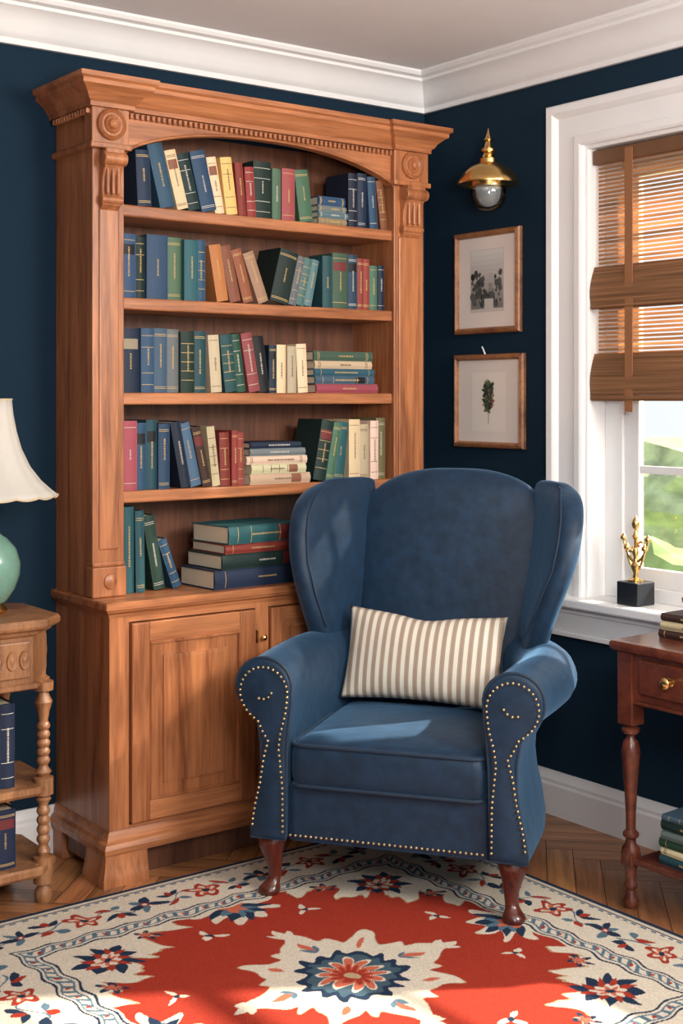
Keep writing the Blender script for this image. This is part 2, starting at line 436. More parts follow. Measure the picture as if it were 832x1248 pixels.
path = [(BX0-.012, -.003), (BX0-.012, UY-.026), (IX0+.008, UY-.026), (IX0+.008, UY-.008), (IX1-.008, UY-.008), (IX1-.008, UY-.026), (BX1-.002, UY-.026), (BX1-.002, -.003)]
sweep('cornice', path, cp, M_oakh, bc)
box('cornice_top', BX0, BX1-.01, UY, -.004, 2.30, 2.338, M_oakh, bc)
dl = []
x = IX0+.016
while x < IX1-.016:
    dl.append((x, x+.010, UY-.016, UY, 2.236, 2.252)); x += .0185
y = UY-.01
while y < -.02:
    dl.append((BX0-.024, BX0-.01, y, y+.010, 2.236, 2.252)); y += .0185
x = BX0-.01
while x < IX0:
    dl.append((x, x+.010, UY-.036, UY-.02, 2.254, 2.266)); x += .0185
x = IX1
while x < BX1+.006:
    dl.append((x, x+.010, UY-.036, UY-.02, 2.254, 2.266)); x += .0185
boxes('dentils', dl, M_oakh, bc, .0015)
sp = [(0, 2.135), (.012, 2.138), (.016, 2.15), (.006, 2.158), (0, 2.16)]
sweep('side_moulding', [(BX0, -.003), (BX0, UY+.02)], sp, M_oakh, bc)
SH = [1.981, 1.702, 1.416, 1.120]
for i, z in enumerate(SH):
    box('shelf_%d' % (i+1), IX0-.001, IX1+.001, UY+.004, -.022, z-.036, z, M_oakh, bc, .005)
# lower cabinet
boxes('cabinet_sides', [(BX0, BX0+.03, CY+.02, -.002, .10, .77), (BX1-.03, BX1, CY+.02, -.002, .10, .77)], M_oakv, bc, .002)
box('cabinet_core', BX0+.03, BX1-.03, CY+.024, -.004, .10, .77, M_oakshade, bc)
ct = [(-.02, .765), (.002, .765), (.004, .775), (.012, .781), (.014, .787), (.018, .789), (.018, .806), (.014, CT), (-.02, CT)]
sweep('counter_edge', [(BX0, -.003), (BX0, CY), (BX1, CY), (BX1, -.003)], ct, M_oakh, bc)
box('counter', BX0+.01, BX1-.01, CY+.01, -.003, .772, CT-.0005, M_oakh, bc)
doors = [(-1.432, -1.003), (-.945, -.635), (-.600, -.285)]
st = [(BX0, -1.436), (-.999, -.949), (-.631, -.604), (-.281, BX1)]
boxes('face_stiles', [(a, b_, CY, CY+.022, .10, .77) for a, b_ in st], M_oakv, bc, .002)
boxes('face_rails', [(-1.44, -.277, CY+.001, CY+.021, .748, .77), (-1.44, -.277, CY+.001, CY+.021, .10, .158)], M_oakh, bc)
for i, (a, b_) in enumerate(doors):
    z0, z1 = .162, .744; y = CY-.012; s = .058
    boxes('door_stiles_%d' % (i+1), [(a, a+s, y, CY+.012, z0, z1), (b_-s, b_, y, CY+.012, z0, z1)], M_oakv, bc, .003)
    boxes('door_rails_%d' % (i+1), [(a+s, b_-s, y+.0005, CY+.012, z0, z0+s), (a+s, b_-s, y+.0005, CY+.012, z1-s, z1)], M_oakh, bc, .003)
    def rect(i_, yy):
        return [(a+s+i_, yy, z0+s+i_), (b_-s-i_, yy, z0+s+i_), (b_-s-i_, yy, z1-s-i_), (a+s+i_, yy, z1-s-i_)]
    sl = [rect(-.002, y+.004), rect(.003, y-.004), rect(.007, y-.004), rect(.012, y+.016), rect(.024, y+.020), rect(.044, y+.008), rect(.045, y-.001), rect(.056, y-.002)]
    loft('door_panel_%d' % (i+1), sl, M_oakv, bc, smooth=False)
boxes('hinges', [(-1.0, -.996, CY-.014, CY-.002, .64, .68), (-1.0, -.996, CY-.014, CY-.002, .22, .26)], M_brass, bc, .001)
lathe('door_knob_1', [(.004, 0), (.004, .010), (.008, .013), (.009, .018), (.005, .022), (.001, .023)], (0, 0, 0), M_brass, bc).matrix_local = Matrix.Translation((-.974, CY, .655)) @ Matrix.Rotation(math.radians(90), 4, 'X')
bp_ = [(-.02, .088), (.026, .088), (.028, .105), (.022, .118), (.012, .125), (.008, .14), (.002, .15), (-.02, .15)]
sweep('base_moulding', [(BX0, -.003), (BX0, CY), (BX1, CY), (BX1, -.003)], bp_, M_oakh, bc)
def foot(name, xa, xb, sx):
    zt = .09
    pr = [(.024, zt), (.026, .06), (.032, .035), (.036, .02), (.036, 0)]
    xs = (lambda o: xa-o) if sx < 0 else (lambda o: xb+o)
    sl = []
    for o, z in pr:
        inner = (xb if sx < 0 else xa)
        sl.append([(xs(o), CY-o, z), (inner, CY-o, z), (inner, CY+.10, z), (xs(o), CY+.10, z)] if sx < 0 else [(inner, CY-o, z), (xs(o), CY-o, z), (xs(o), CY+.10, z), (inner, CY+.10, z)])
    loft(name, sl, M_oakv, bc, ang=30)
foot('foot_front_left', BX0, BX0+.11, -1); foot('foot_front_right', BX1-.10, BX1, 1)
boxes('foot_back', [(BX0-.02, BX0+.06, -.09, -.026, 0, .09), (BX1-.06, BX1+.02, -.09, -.026, 0, .09)], M_oakv, bc, .003)
boxes('toe_board', [(BX0+.10, BX1-.1, CY+.03, CY+.05, .0, .095), (BX0-.006, BX0+.012, CY+.06, -.05, .03, .095)], M_oakshade, bc)

# ------------------------------------------------------------ books
NV = (.012, .023, .052); BL = (.024, .065, .125); LB = (.065, .13, .21); TL = (.020, .080, .10); LT = (.08, .16, .17)
GR = (.018, .058, .038); LG = (.065, .13, .085); DG = (.010, .028, .024); OLV = (.14, .13, .06); RD = (.25, .040, .032); PK = (.33, .07, .085)
OR = (.42, .14, .055); BR = (.22, .075, .04); DB = (.055, .028, .02); CR = (.64, .51, .34); YE = (.66, .48, .17); BK = (.011, .012, .015); TN = (.40, .26, .155); GY = (.15, .18, .18)
PAGE = (.72, .62, .46); GOLD = (.48, .34, .14)
def add_book(cm, M, t, h, d, col, rnd):
    kk = rnd.uniform(.75, 1.25)
    col = tuple(c*kk*rnd.uniform(.90, 1.10) for c in col)
    light = sum(col) > 1.0
    deco = (.16, .09, .06) if light else (GOLD if rnd.random() < .7 else (.5, .48, .42))
    cm.box((.003, t-.003, .004, d-.005, .004, h-.004), PAGE, M)
    cm.box((0, .003, .002, d, 0, h), col, M); cm.box((t-.003, t, .002, d, 0, h), col, M)
    def arc(off, z0, z1, c, bul=.006, xa=0, xb=1):
        n = 6; V = []; F = []
        for z in (z0, z1):
            for i in range(n+1):
                f = xa+(xb-xa)*i/n
                V.append((t*f, .004-bul*math.sin(math.pi*f)-off, z))
            V.append((t*xb, .006, z)); V.append((t*xa, .006, z))
        k = n+3
        for i in range(k): F.append((i, (i+1) % k, k+(i+1) % k, k+i))
        F.append(tuple(range(k))[::-1]); F.append(tuple(range(k, 2*k)))
        cm.add(V, F, c, M)
    arc(0, 0, h, col)
    style = rnd.random()
    bz = []
    if style < .3: bz = [.06, .085, .88, .905]
    elif style < .5: bz = [.12, .30, .70, .88]
    elif style < .65: bz = [.10, .90]
    elif style < .75: bz = [.2, .35, .5, .65, .8]
    for z in bz: arc(.0006, h*z, h*z+.0018, deco)
    if rnd.random() < .22 and t > .02:
        arc(.0005, h*.68, h*.84, rnd.choice([(.16, .03, .03), BK, (.30, .25, .17)]) if not light else (.25, .10, .06), xa=.08, xb=.92)
    z = h*rnd.uniform(.30, .45); ze = h*rnd.uniform(.58, .80)
    wq = min(.25, .0030/t)
    while z < ze:
        dz = rnd.uniform(.0016, .004)
        q = rnd.uniform(.7, 1)*wq
        arc(.0007, z, z+dz, deco, xa=.5-q, xb=.5+q)
        z += dz+rnd.uniform(.0014, .0026)
def row(cm, items, x0, x1, zs, y0, seed=0, d=.15):
    rnd = random.Random(seed)
    hv = [rnd.uniform(-11, 9) for _ in items]
    def lay(s, emit):
        x = x0; prev = 0; ph = 0
        for (t, h, c, Ld), dh in zip(items, hv):
            t = t*s*.001; h = (h+dh)*.001; La = math.radians(Ld)
            if Ld > 0:
                if prev <= 0: x += h*math.sin(La)
                elif La > prev: x += h*(math.sin(La)-math.sin(prev))
                if emit: emit(x, t, h, c, La)
                x += t/math.cos(La)
            elif Ld < 0:
                if prev > 0: x += .002
                if emit: emit(x+t/math.cos(La), t, h, c, La)
                x += t/math.cos(La)
            else:
                if prev < 0: x += ph*math.sin(-prev)
                if emit: emit(x, t, h, c, 0)
                x += t
            prev = La; ph = h; x += .0006
        if prev < 0: x += ph*math.sin(-prev)
        return x
    lo, hi = .2, 3
    for _ in range(40):
        m_ = (lo+hi)/2
        if lay(m_, None) > x1: hi = m_
        else: lo = m_
    def emit(x, t, h, c, La):
        y = y0+rnd.uniform(0, .022)
        M = Matrix.Translation((x, y, zs+.0005)) @ Matrix.Rotation(-La, 4, 'Y')
        if La < 0: M = M @ Matrix.Translation((-t, 0, 0))
        add_book(cm, M, t, h, d*rnd.uniform(.85, 1), c, rnd)
    lay(lo, emit)
def stack(cm, items, x, y, z, seed=0, rot=0, d=.16, jit=4):
    rnd = random.Random(seed); zz = z+.0005
    for (t, h, c, dx) in items:
        t *= .001; h *= .001
        zz += t
        M = Matrix.Translation((x, y, zz)) @ Matrix.Rotation(math.radians(rot), 4, 'Z') @ Matrix.Translation((dx*.001, rnd.uniform(0, .006), 0)) @ Matrix.Translation((h/2, d/2, 0)) @ Matrix.Rotation(math.radians(rnd.uniform(-jit, jit)), 4, 'Z') @ Matrix.Translation((-h/2, -d/2, 0)) @ Matrix.Rotation(math.radians(90), 4, 'Y')
        add_book(cm, M, t, h, d, c, rnd)
        zz += .0006
bk = CM(); SY = UY+.012
row(bk, [(36, 178, NV, 3), (40, 192, BL, 14), (30, 180, CR, 15), (34, 184, DG, 15), (42, 192, BL, 14), (26, 182, CR, 11), (32, 180, YE, 8), (22, 165, RD, 6), (26, 168, RD, 4), (54, 196, DG, 0), (26, 162, LG, 0), (40, 174, PK, 0), (42, 168, LG, 8)], -1.350, -.675, SH[0], SY, 1)
stack(bk, [(22, 120, TN, 0), (20, 125, LT, 0), (20, 118, GY, 0), (30, 110, BL, 4)], -.665, SY, SH[0], 2, jit=1)
row(bk, [(40, 190, NV, 0), (36, 188, NV, 0), (34, 182, BL, 4), (30, 168, BR, 8)], -.532, -.362, SH[0], SY, 3)
row(bk, [(46, 200, BL, 0), (30, 198, DG, 0), (66, 200, BL, 0), (46, 202, LG, 0), (46, 198, TL, 0), (32, 196, BL, 0), (38, 172, OR, 10), (36, 176, BR, 13), (34, 170, BR, 16), (36, 176, TN, 21),
         (66, 178, DG, -14), (26, 172, GY, -14), (32, 170, LT, -14), (28, 168, LT, -12), (36, 180, TL, 0), (58, 178, LG, 0), (36, 178, BL, 0), (26, 168, RD, 0), (26, 168, RD, 0), (30, 160, LG, 0), (26, 160, NV, 0)], -1.392, -.378, SH[1], SY, 4)
row(bk, [(54, 192, NV, 0), (40, 192, BL, 0), (42, 192, LB, 0), (38, 188, GY, 0), (44, 186, DG, 0), (40, 186, TL, 0), (34, 192, CR, 4), (40, 185, TL, 7), (28, 180, GR, 8), (36, 190, PK, 10), (36, 175, BK, 8), (26, 165, NV, 0), (30, 160, CR, 0), (30, 160, CR, 0), (34, 162, CR, 3)], -1.392, -.700, SH[2], SY, 5)
stack(bk, [(30, 265, PK, 8), (26, 250, LB, 4), (24, 255, TL, 0), (26, 240, CR, 6), (32, 250, LG, 0)], -.682, SY+.002, SH[2], 6, jit=1.5)
row(bk, [(52, 215, PK, 0), (40, 212, BL, 0), (38, 210, TL, 0), (42, 210, BL, 0), (38, 206, NV, 11), (42, 206, LB, 13), (34, 200, DB, 13), (30, 190, CR, 7), (38, 180, RD, 2), (26, 178, RD, 0), (26, 178, RD, 0)], -1.392, -.955, SH[3], SY, 7)
stack(bk, [(34, 245, CR, 0), (30, 215, CR, 12), (26, 235, CR, -4), (24, 215, GY, 10), (20, 200, NV, 6)], -.946, SY-.002, SH[3], 8, jit=3, d=.16)
row(bk, [(50, 205, DG, -11), (34, 200, LG, -11), (48, 205, TL, -6), (46, 200, CR, 0), (36, 200, CR, 0), (34, 202, CR, 0), (40, 204, OLV, 0)], -.690, -.366, SH[3], SY, 9)
row(bk, [(38, 260, TL, 0), (34, 250, TL, 1), (44, 230, GR, 10), (34, 165, BL, 20)], -1.385, -1.180, CT, SY-.01, 10)
stack(bk, [(58, 390, NV, 0), (46, 345, DG, 25), (30, 270, RD, 45), (56, 285, TL, 45)], -1.13, -.335, CT, 11, jit=3, d=.20, rot=2)
bk.build('bookcase_books', M_books)

# ------------------------------------------------------------ wing armchair (local frame: x width, y back)
ROT = math.radians(-54.5)
ch = empty('wingback_armchair', (-.970, -.990, 0), ROT)
loft('seat_base', [rrect(-.288, .288, -.045, .60, .03, z) for z in (.175, .18, .315, .325)], M_velvet, ch, ang=60)
prof = [(.288, .178), (.286, .30), (.284, .42), (.279, .49), (.272, .545)]
for a in range(190, -75, -13):
    prof.append((.350+.081*math.cos(math.radians(a)), .598+.079*math.sin(math.radians(a))))
prof += [(.366, .492), (.357, .44), (.356, .38), (.364, .31), (.378, .25), (.386, .20), (.386, .178)]
def arm_slice(v, shift, infl=0, zadd=0, sgn=1, out=0):
    cx, cz = .33, .45
    res = []
    for (u, z) in prof:
        du, dz = u-cx, z-cz
        l = math.hypot(du, dz) or 1
        g = max(0, min(1, (z-.42)/.15)); g = g*g*(3-2*g)
        res.append((sgn*(u-shift+out*g*(1 if u > .3 else .6)-infl*du/l), v, z-infl*dz/l+zadd*max(0, (z-.4)/.3)))
    return res
for sgn, nm in ((1, 'right'), (-1, 'left')):
    o_ = .046 if sgn > 0 else .006
    sl = [arm_slice(-.062, 0, .016, 0, sgn), arm_slice(-.060, 0, .006, 0, sgn), arm_slice(-.050, 0, -.002, 0, sgn), arm_slice(-.03, 0, .0, 0, sgn), arm_slice(.05, 0, 0, .002, sgn, .3*o_), arm_slice(.13, 0, 0, .004, sgn, .6*o_), arm_slice(.22, .002, 0, .006, sgn, .9*o_), arm_slice(.30, .008, 0, .008, sgn, o_), arm_slice(.38, .020, 0, .006, sgn, .9*o_), arm_slice(.45, .034, 0, .004, sgn, .6*o_), arm_slice(.50, .050, 0, .004, sgn)]
    loft('arm_'+nm, sl, M_velvet, ch, ang=75)
    tube('arm_piping_'+nm, [(p[0], -.054, p[2]) for p in arm_slice(0, 0, -.001, 0, sgn)], .0042, M_pipe, ch, cyclic=True)
def nails(name, paths, parent, step=.0150, r=.0042):
    V = []; F = []
    bm = bmesh.new(); bmesh.ops.create_icosphere(bm, subdivisions=2, radius=r)
    bv = [v.co.copy() for v in bm.verts]; bf = [tuple(v.index for v in f.verts) for f in bm.faces]; bm.free()
    for pts in paths:
        P = [Vector(p) for p in pts]; acc = 0; nxt = 0
        for i in range(len(P)-1):
            seg = (P[i+1]-P[i]); l = seg.length
            while nxt <= acc+l:
                q = P[i]+seg*((nxt-acc)/l if l else 0)
                o = len(V); V += [q+v for v in bv]; F += [tuple(k+o for k in f) for f in bf]
                nxt += step
            acc += l
    part(name, V, F, M_gold, parent, smooth=True, ang=180)
paths = []
for sgn in (1, -1):
    s = arm_slice(-.062, 0, .024, 0, sgn)
    paths.append([(p[0], -.0635, p[2]) for p in s])
    paths.append([(sgn*(.352+.030*math.cos(math.radians(-70-k*16))), -.0635, .594+.030*math.sin(math.radians(-70-k*16))) for k in range(7)])
paths.append([(-.275, -.048, .190), (.275, -.048, .190)])
nails('nail_heads', paths, ch)
def rs(z, ins):
    return rrect(-.272+ins, .272-ins, -.055+ins, .50-ins, .035, z)
loft('seat_cushion', [rs(.322, .03), rs(.326, .008), rs(.336, 0), rs(.36, -.004), rs(.41, -.004), rs(.435, 0), rs(.446, .008), rs(.455, .03), rs(.466, .10), rs(.471, .17)], M_velvet, ch, ang=70)
tube('cushion_piping_top', [(x, y, z) for x, y, z in rs(.442, 0)], .0052, M_pipe, ch, cyclic=True)
tube('cushion_piping_bottom', rs(.330, 0), .0052, M_pipe, ch, cyclic=True)
def lerp_tab(tab, z):
    for (a, va), (b_, vb) in zip(tab, tab[1:]):
        if z <= b_:
            f = (z-a)/(b_-a); return va+(vb-va)*f
    return tab[-1][1]
VF = [(.175, .50), (.4, .485), (.6, .515), (.8, .55), (1.0, .595), (1.2, .65)]
VB = [(.175, .60), (.6, .62), (.8, .64), (1.0, .69), (1.2, .745)]
HW = [(.175, .272), (.6, .272), (.8, .282), (.95, .300), (1.02, .302), (1.06, .292), (1.09, .275), (1.115, .250), (1.135, .218), (1.152, .180), (1.164, .138), (1.172, .09), (1.176, .04)]
sl = []
for z in [.18, .3, .45, .6, .75, .88, .96, 1.02, 1.06, 1.09, 1.115, 1.135, 1.150, 1.160, 1.168, 1.174]:
    hw = lerp_tab(HW, z); vf = lerp_tab(VF, z); vb = lerp_tab(VB, z)
    if z > 1.10:
        k = (z-1.10)/.076; vf += .035*k*k; vb -= .035*k*k
    cy = (vf+vb)/2; hd = (vb-vf)/2
    cxx = .030*min(1, max(0, (z-.5)/.4))
    s = []
    for j in range(40):
        a = 2*math.pi*j/40; c, s_ = math.cos(a), math.sin(a)
        x = hw*math.copysign(abs(c)**.55, c); y = hd*math.copysign(abs(s_)**.55, s_)
        y2 = y - (.018*(1-(x/hw)**2)*(1 if z > .5 else .3) if y < 0 else -.0)
        s.append((x+cxx, cy+y2, z))
    sl.append(s)
loft('backrest', sl, M_velvet, ch, subsurf=1, ang=180)
FT = [(.60, .325, .42), (.70, .338, .375), (.80, .360, .345), (.90, .382, .340), (.98, .390, .355), (1.04, .393, .385), (1.08, .388, .42), (1.105, .379, .46), (1.122, .367, .50), (1.130, .353, .53)]
for sgn, nm in ((1, 'right'), (-1, 'left')):
    sl = []; tips = []
    for i, (z, fu, fv) in enumerate(FT):
        g = min(1, max(0, (z-.68)/.25))
        if sgn > 0: fu += .050*g
        B = Vector((.262+(.034*g if sgn > 0 else -.010*g), lerp_tab(VF, z)+.075)); Fp = Vector((fu, fv))
        mid = Vector((B.x+.023, (B.y+Fp.y)/2+.02)).lerp((B+Fp)/2, .35)
        th0 = .028 if z < 1.1 else .028-.012*(z-1.1)/.03
        cl = []
        for k in range(8):
            s = k/7; p = B*(1-s)**2+mid*2*s*(1-s)+Fp*s*s; tg = ((mid-B)*2*(1-s)+(Fp-mid)*2*s).normalized()
            nrm = Vector((-tg.y, tg.x)); th = th0*(.85+.45*s**3)
            cl.append((p, nrm, tg, th))
        A = [p+n*t for p, n, g_, t in cl]; C = [p-n*t for p, n, g_, t in cl]
        p, n, g_, t = cl[-1]
        tip = [p+n*t*math.cos(a)+g_*t*math.sin(a)*.9 for a in (math.radians(q) for q in (30, 60, 90, 120, 150))]
        ring = A+tip+C[::-1]
        sl.append([(sgn*q.x, q.y, z) for q in ring])
        q = C[-1]; tips.append((sgn*q.x, q.y, z))
    last = sl[-1]; cx = sum(p[0] for p in last)/len(last); cyy = sum(p[1] for p in last)/len(last)
    sl.append([(cx+(p[0]-cx)*.8, cyy+(p[1]-cyy)*.85, 1.139) for p in last])
    sl.append([(cx+(p[0]-cx)*.45, cyy+(p[1]-cyy)*.6, 1.143) for p in last])
    loft('wing_'+nm, sl, M_velvet, ch, subsurf=1, ang=180)
    tube('wing_piping_'+nm, tips[1:], .0035, M_pipe, ch)
for i, (x, y, z0, d) in enumerate(((.335, -.005, .0135, 1), (-.335, -.005, .0135, 1), (.25, .545, 0.0005, -1), (-.25, .545, .0135, -1))):
    pr = [(.026, 0), (.030, .006), (.031, .014), (.024, .026), (.019, .036), (.018, .05), (.021, .08), (.029, .115), (.038, .145), (.041, .165), (.036, .185)]
    sx = 1 if x > 0 else -1
    off = [(.010, .016), (.010, .016), (.010, .015), (.007, .011), (.003, .004), (0, 0), (.0, .002), (.004, .008), (.006, .010), (.003, .006), (0, 0)]
    path = [(sx*a, -b_*d*1.1) for a, b_ in off]
    h = .19-z0
    pr = [(r, q*h/.185) for r, q in pr]
    lathe('leg_%d' % (i+1), pr, (x, y, z0), M_mahog, ch, path=path)

# pillow
pm, nt, b = _new('ticking_stripe')
tc = nt.nodes.new('ShaderNodeTexCoord'); sx = nt.nodes.new('ShaderNodeSeparateXYZ'); nt.links.new(tc.outputs['Object'], sx.inputs[0])
def mth(op, a, v=None):
    n = nt.nodes.new('ShaderNodeMath'); n.operation = op
    nt.links.new(a, n.inputs[0])
    if v is not None: n.inputs[1].default_value = v
    return n.outputs[0]
f = mth('FRACT', mth('DIVIDE', mth('ADD', sx.outputs[0], 1.0), .0265))
rp = nt.nodes.new('ShaderNodeValToRGB'); rp.color_ramp.interpolation = 'LINEAR'
e = rp.color_ramp.elements
CRM = (.76, .71, .62, 1); TPE = (.36, .27, .20, 1)
e[0].position = 0; e[0].color = CRM; e[1].position = 1; e[1].color = CRM
for p_, c_ in ((.22, CRM), (.26, TPE), (.32, TPE), (.35, (.5, .42, .33, 1)), (.38, TPE), (.62, TPE), (.65, (.5, .42, .33, 1)), (.68, TPE), (.74, TPE), (.78, CRM)):
    q = e.new(p_); q.color = c_
nt.links.new(f, rp.inputs[0]); nt.links.new(rp.outputs[0], b.inputs['Base Color']); b.inputs['Roughness'].default_value = .9
nn = nt.nodes.new('ShaderNodeTexNoise'); nn.inputs['Scale'].default_value = 9; nt.links.new(tc.outputs['Object'], nn.inputs['Vector'])
bp = nt.nodes.new('ShaderNodeBump'); bp.inputs['Strength'].default_value = .5; bp.inputs['Distance'].default_value = .02
nt.links.new(nn.outputs[0], bp.inputs['Height']); nt.links.new(bp.outputs[0], b.inputs['Normal'])
V = []; F = []; NX, NZ = 48, 30
for side in (1, -1):
    for i in range(NX+1):
        for j in range(NZ+1):
            a = -1+2*i/NX; c = -1+2*j/NZ
            th = .062*((1-abs(a)**2.4)*(1-abs(c)**2.4))**.55
            x = .248*a*(1-.05*(1-c*c)); z = .142*c*(1-.11*(1-a*a))
            z += -.014*math.exp(-(a*3.2)**2)*(1 if c > 0 else 0)*abs(c)
            V.append((x, side*th, z))
n1 = (NX+1)*(NZ+1)
for s in (0, 1):
    for i in range(NX):
        for j in range(NZ):
            a = s*n1+i*(NZ+1)+j; F.append((a, a+1, a+NZ+2, a+NZ+1) if s else (a, a+NZ+1, a+NZ+2, a+1))
pil = part('lumbar_pillow', V, F, pm, None, smooth=True, ang=180)
Mch = Matrix.Translation((-.970, -.990, 0)) @ Matrix.Rotation(ROT, 4, 'Z')
pil.matrix_world = Mch @ Matrix.Translation((-.008, .40, .613)) @ Matrix.Rotation(math.radians(1.5), 4, 'Y') @ Matrix.Rotation(math.radians(-19), 4, 'X')

# ------------------------------------------------------------ rug
RX, RY, RH = -1.325, -1.28, .82
n = 620
g = np.linspace(-RH, RH, n)
PX, PY = np.meshgrid(g, g, indexing='ij')
wx = PX+.006*np.sin(PY*61+1)+.004*np.sin(PY*23+PX*41); wy = PY+.006*np.sin(PX*57+2)+.004*np.sin(PX*29-PY*37)
a = np.abs(wx); b2 = np.abs(wy); mmax = np.maximum(a, b2)
CREAM = np.array((.64, .57, .47)); RED = np.array((.33, .034, .018)); NAVY = np.array((.014, .031, .065)); SLATE = np.array((.09, .16, .22)); ROSE = np.array((.52, .13, .075)); SAND = np.array((.46, .33, .20))
colr = np.zeros((n, n, 3)); colr[:] = CREAM
def put(mask, c): colr[mask] = c
def petal(dx, dy, R, k, ph, amp):
    r = np.hypot(dx, dy); th = np.arctan2(dy, dx); return r < R*(1-amp+amp*np.cos(k*th+ph))
def leafm(dx, dy, ang, l, w):
    u = dx*math.cos(ang)+dy*math.sin(ang); v = -dx*math.sin(ang)+dy*math.cos(ang)
    f = np.clip(u/l, 0, 1); return (u > 0) & (u < l) & (np.abs(v) < w*np.sin(np.pi*f)**.8)
ex = RH-np.maximum(np.abs(PX), np.abs(PY))
s = np.where(a > b2, wy, wx); e_ = RH-mmax
bord = (e_ > .045) & (e_ < .215)
def bmotif(period, off, de, fn):
    cell = np.round((s-off)/period); ds = s-off-cell*period
    fn(ds, e_-de, cell)
def m1(ds, de, cell):
    ev = bord & (np.mod(cell, 2) == 0); od = bord & (np.mod(cell, 2) == 1)
    put(ev & petal(ds, de, .052, 5, .6, .22), RED)
    put(ev & petal(ds, de, .034, 5, .6, .3), CREAM)
    put(ev & petal(ds, de, .027, 5, 2.2, .3), ROSE)
    put(ev & (np.hypot(ds, de) < .010), NAVY)
    for q, (aa, l, w_) in enumerate(((.2, .062, .014), (1.9, .050, .013), (3.0, .060, .013), (4.2, .045, .012), (5.3, .055, .012))): put(od & leafm(ds, de, aa, l, w_), NAVY if q % 2 == 0 else SLATE)
    put(od & (np.hypot(ds, de) < .012), RED); put(od & (np.hypot(ds, de) < .006), CREAM)
bmotif(.185, 0, .13, m1)
def m2(ds, de, cell):
    sg = np.where(np.mod(cell, 2) == 0, 1, -1)
    de2 = de*sg
    put(bord & (np.abs(de2-.02*np.sin(ds*40)) < .0028) & (np.abs(ds) < .045), SLATE)
    for q, (aa, l) in enumerate(((.5, .05), (2.6, .045), (1.5, .035))):
        put(bord & leafm(ds, de2-.02, aa, l, .011), NAVY if q != 2 else RED)
    for q, (aa, l) in enumerate(((-.6, .045), (-2.5, .05))):
        put(bord & leafm(ds, de2+.012, aa, l, .010), RED if q else SLATE)
bmotif(.185, .0925, .13, m2)
put((ex < .014), NAVY)
put((ex > .028) & (ex < .034), NAVY)
put((ex > .036) & (ex < .043) & (np.mod(s, .03) < .016), SLATE)
put((e_ > .215) & (e_ < .221), NAVY)
gd = (e_ > .227) & (e_ < .259)
put(gd, SLATE); put(gd & (np.mod(s+.5*(e_-.245), .030) < .018) & (np.abs(e_-.243) < .011), CREAM); put(gd & (np.mod(s+.018, .060) < .010) & (np.abs(e_-.243) < .006), RED)
put((e_ > .267) & (e_ < .274), NAVY)
FH = RH-.282
fld = (mmax < FH)
put(fld, RED)
rr = np.hypot(wx, wy); th = np.arctan2(wy, wx)
d_ = a-b2
edge = .74+.050*np.sin(30*d_+1.57)+.028*np.sin(71*d_+1.57)+.012*np.sin(150*d_)
put(fld & ((a+b2) > edge-.010), SAND); put(fld & ((a+b2) > edge+.002), CREAM)
for q in range(8):
    put(fld & leafm(a-.43, b2-.43, q*.785, .09, .018), NAVY)
for q in range(8):
    put(fld & leafm(a-.43, b2-.43, q*.785+.39, .07, .011), RED)
for (cx, cy, R, k, ph, am_, c) in ((.43, .43, .042, 8, .5, .15, CREAM), (.43, .43, .032, 6, 0, .3, ROSE), (.43, .43, .012, 5, 0, .1, NAVY), (.28, .50, .036, 5, 1, .35, NAVY), (.50, .28, .036, 5, 1, .35, NAVY), (.28, .50, .020, 5, 1, .3, ROSE), (.50, .28, .020, 5, 1, .3, ROSE)):
    put(fld & petal(a-cx, b2-cy, R, k, ph, am_), c)
for (fx, fy, ba) in ((FH, 0, math.pi), (0, FH, -math.pi/2)):
    put(fld & petal(a-fx, b2-fy, .130, 10, 0, .20), CREAM)
    for q in (-2, -1, 0, 1, 2): put(fld & leafm(a-fx, b2-fy, ba+q*.55, .108, .016), NAVY)
    for q in (-1.5, -.5, .5, 1.5): put(fld & leafm(a-fx, b2-fy, ba+q*.55, .08, .010), SLATE)
    put(fld & petal(a-fx, b2-fy, .045, 6, 0, .2), ROSE)
for (cx, cy) in ((.40, .15), (.15, .40)):
    for q in range(3): put(fld & leafm(a-cx, b2-cy, q*2.1+cx*9, .038, .008), CREAM)
    put(fld & (np.hypot(a-cx, b2-cy) < .008), NAVY)
Rm = .232*(1+.14*np.cos(8*th)+.085*np.cos(16*th)+.08*np.cos(4*th)+.03*np.cos(32*th))
put(fld & (rr < Rm+.004), SAND); put(fld & (rr < Rm), CREAM)
for q in (0, 1):
    A_, B_ = (a, b2) if q == 0 else (b2, a)
    put(fld & leafm(A_-.26, B_, .0, .08, .016), CREAM); put(fld & leafm(A_-.27, B_, .7, .055, .012), CREAM)
    put(leafm(A_-.165, B_, 0, .065, .011), ROSE); put(leafm(A_-.16, B_, .6, .04, .007), SLATE)
put(leafm(a-.115, b2-.115, math.pi/4, .05, .009), ROSE)
put(rr < .130*(1+.10*np.cos(16*th)), NAVY)
put(rr < .108*(1+.07*np.cos(16*th)), SLATE*.6)
put(rr < .094*(.55+.45*np.abs(np.cos(6*th))), CREAM)
put(rr < .086*(.50+.48*np.abs(np.cos(6*th))), ROSE)
put(rr < .060*(.45+.45*np.abs(np.cos(6*th))), RED)
put(rr < .018, SAND)
rng = np.random.default_rng(3)
colr *= (1+rng.normal(0, .09, (n, n, 1)))
colr = np.clip(colr, 0, 1)
zt = .0125
vs = np.zeros((n*n, 3)); vs[:, 0] = PX.ravel(); vs[:, 1] = PY.ravel(); vs[:, 2] = zt
ii, jj = np.meshgrid(np.arange(n-1), np.arange(n-1), indexing='ij')
q = (ii*n+jj).ravel(); quads = np.stack([q, q+n, q+n+1, q+1], 1)
nb = n*n
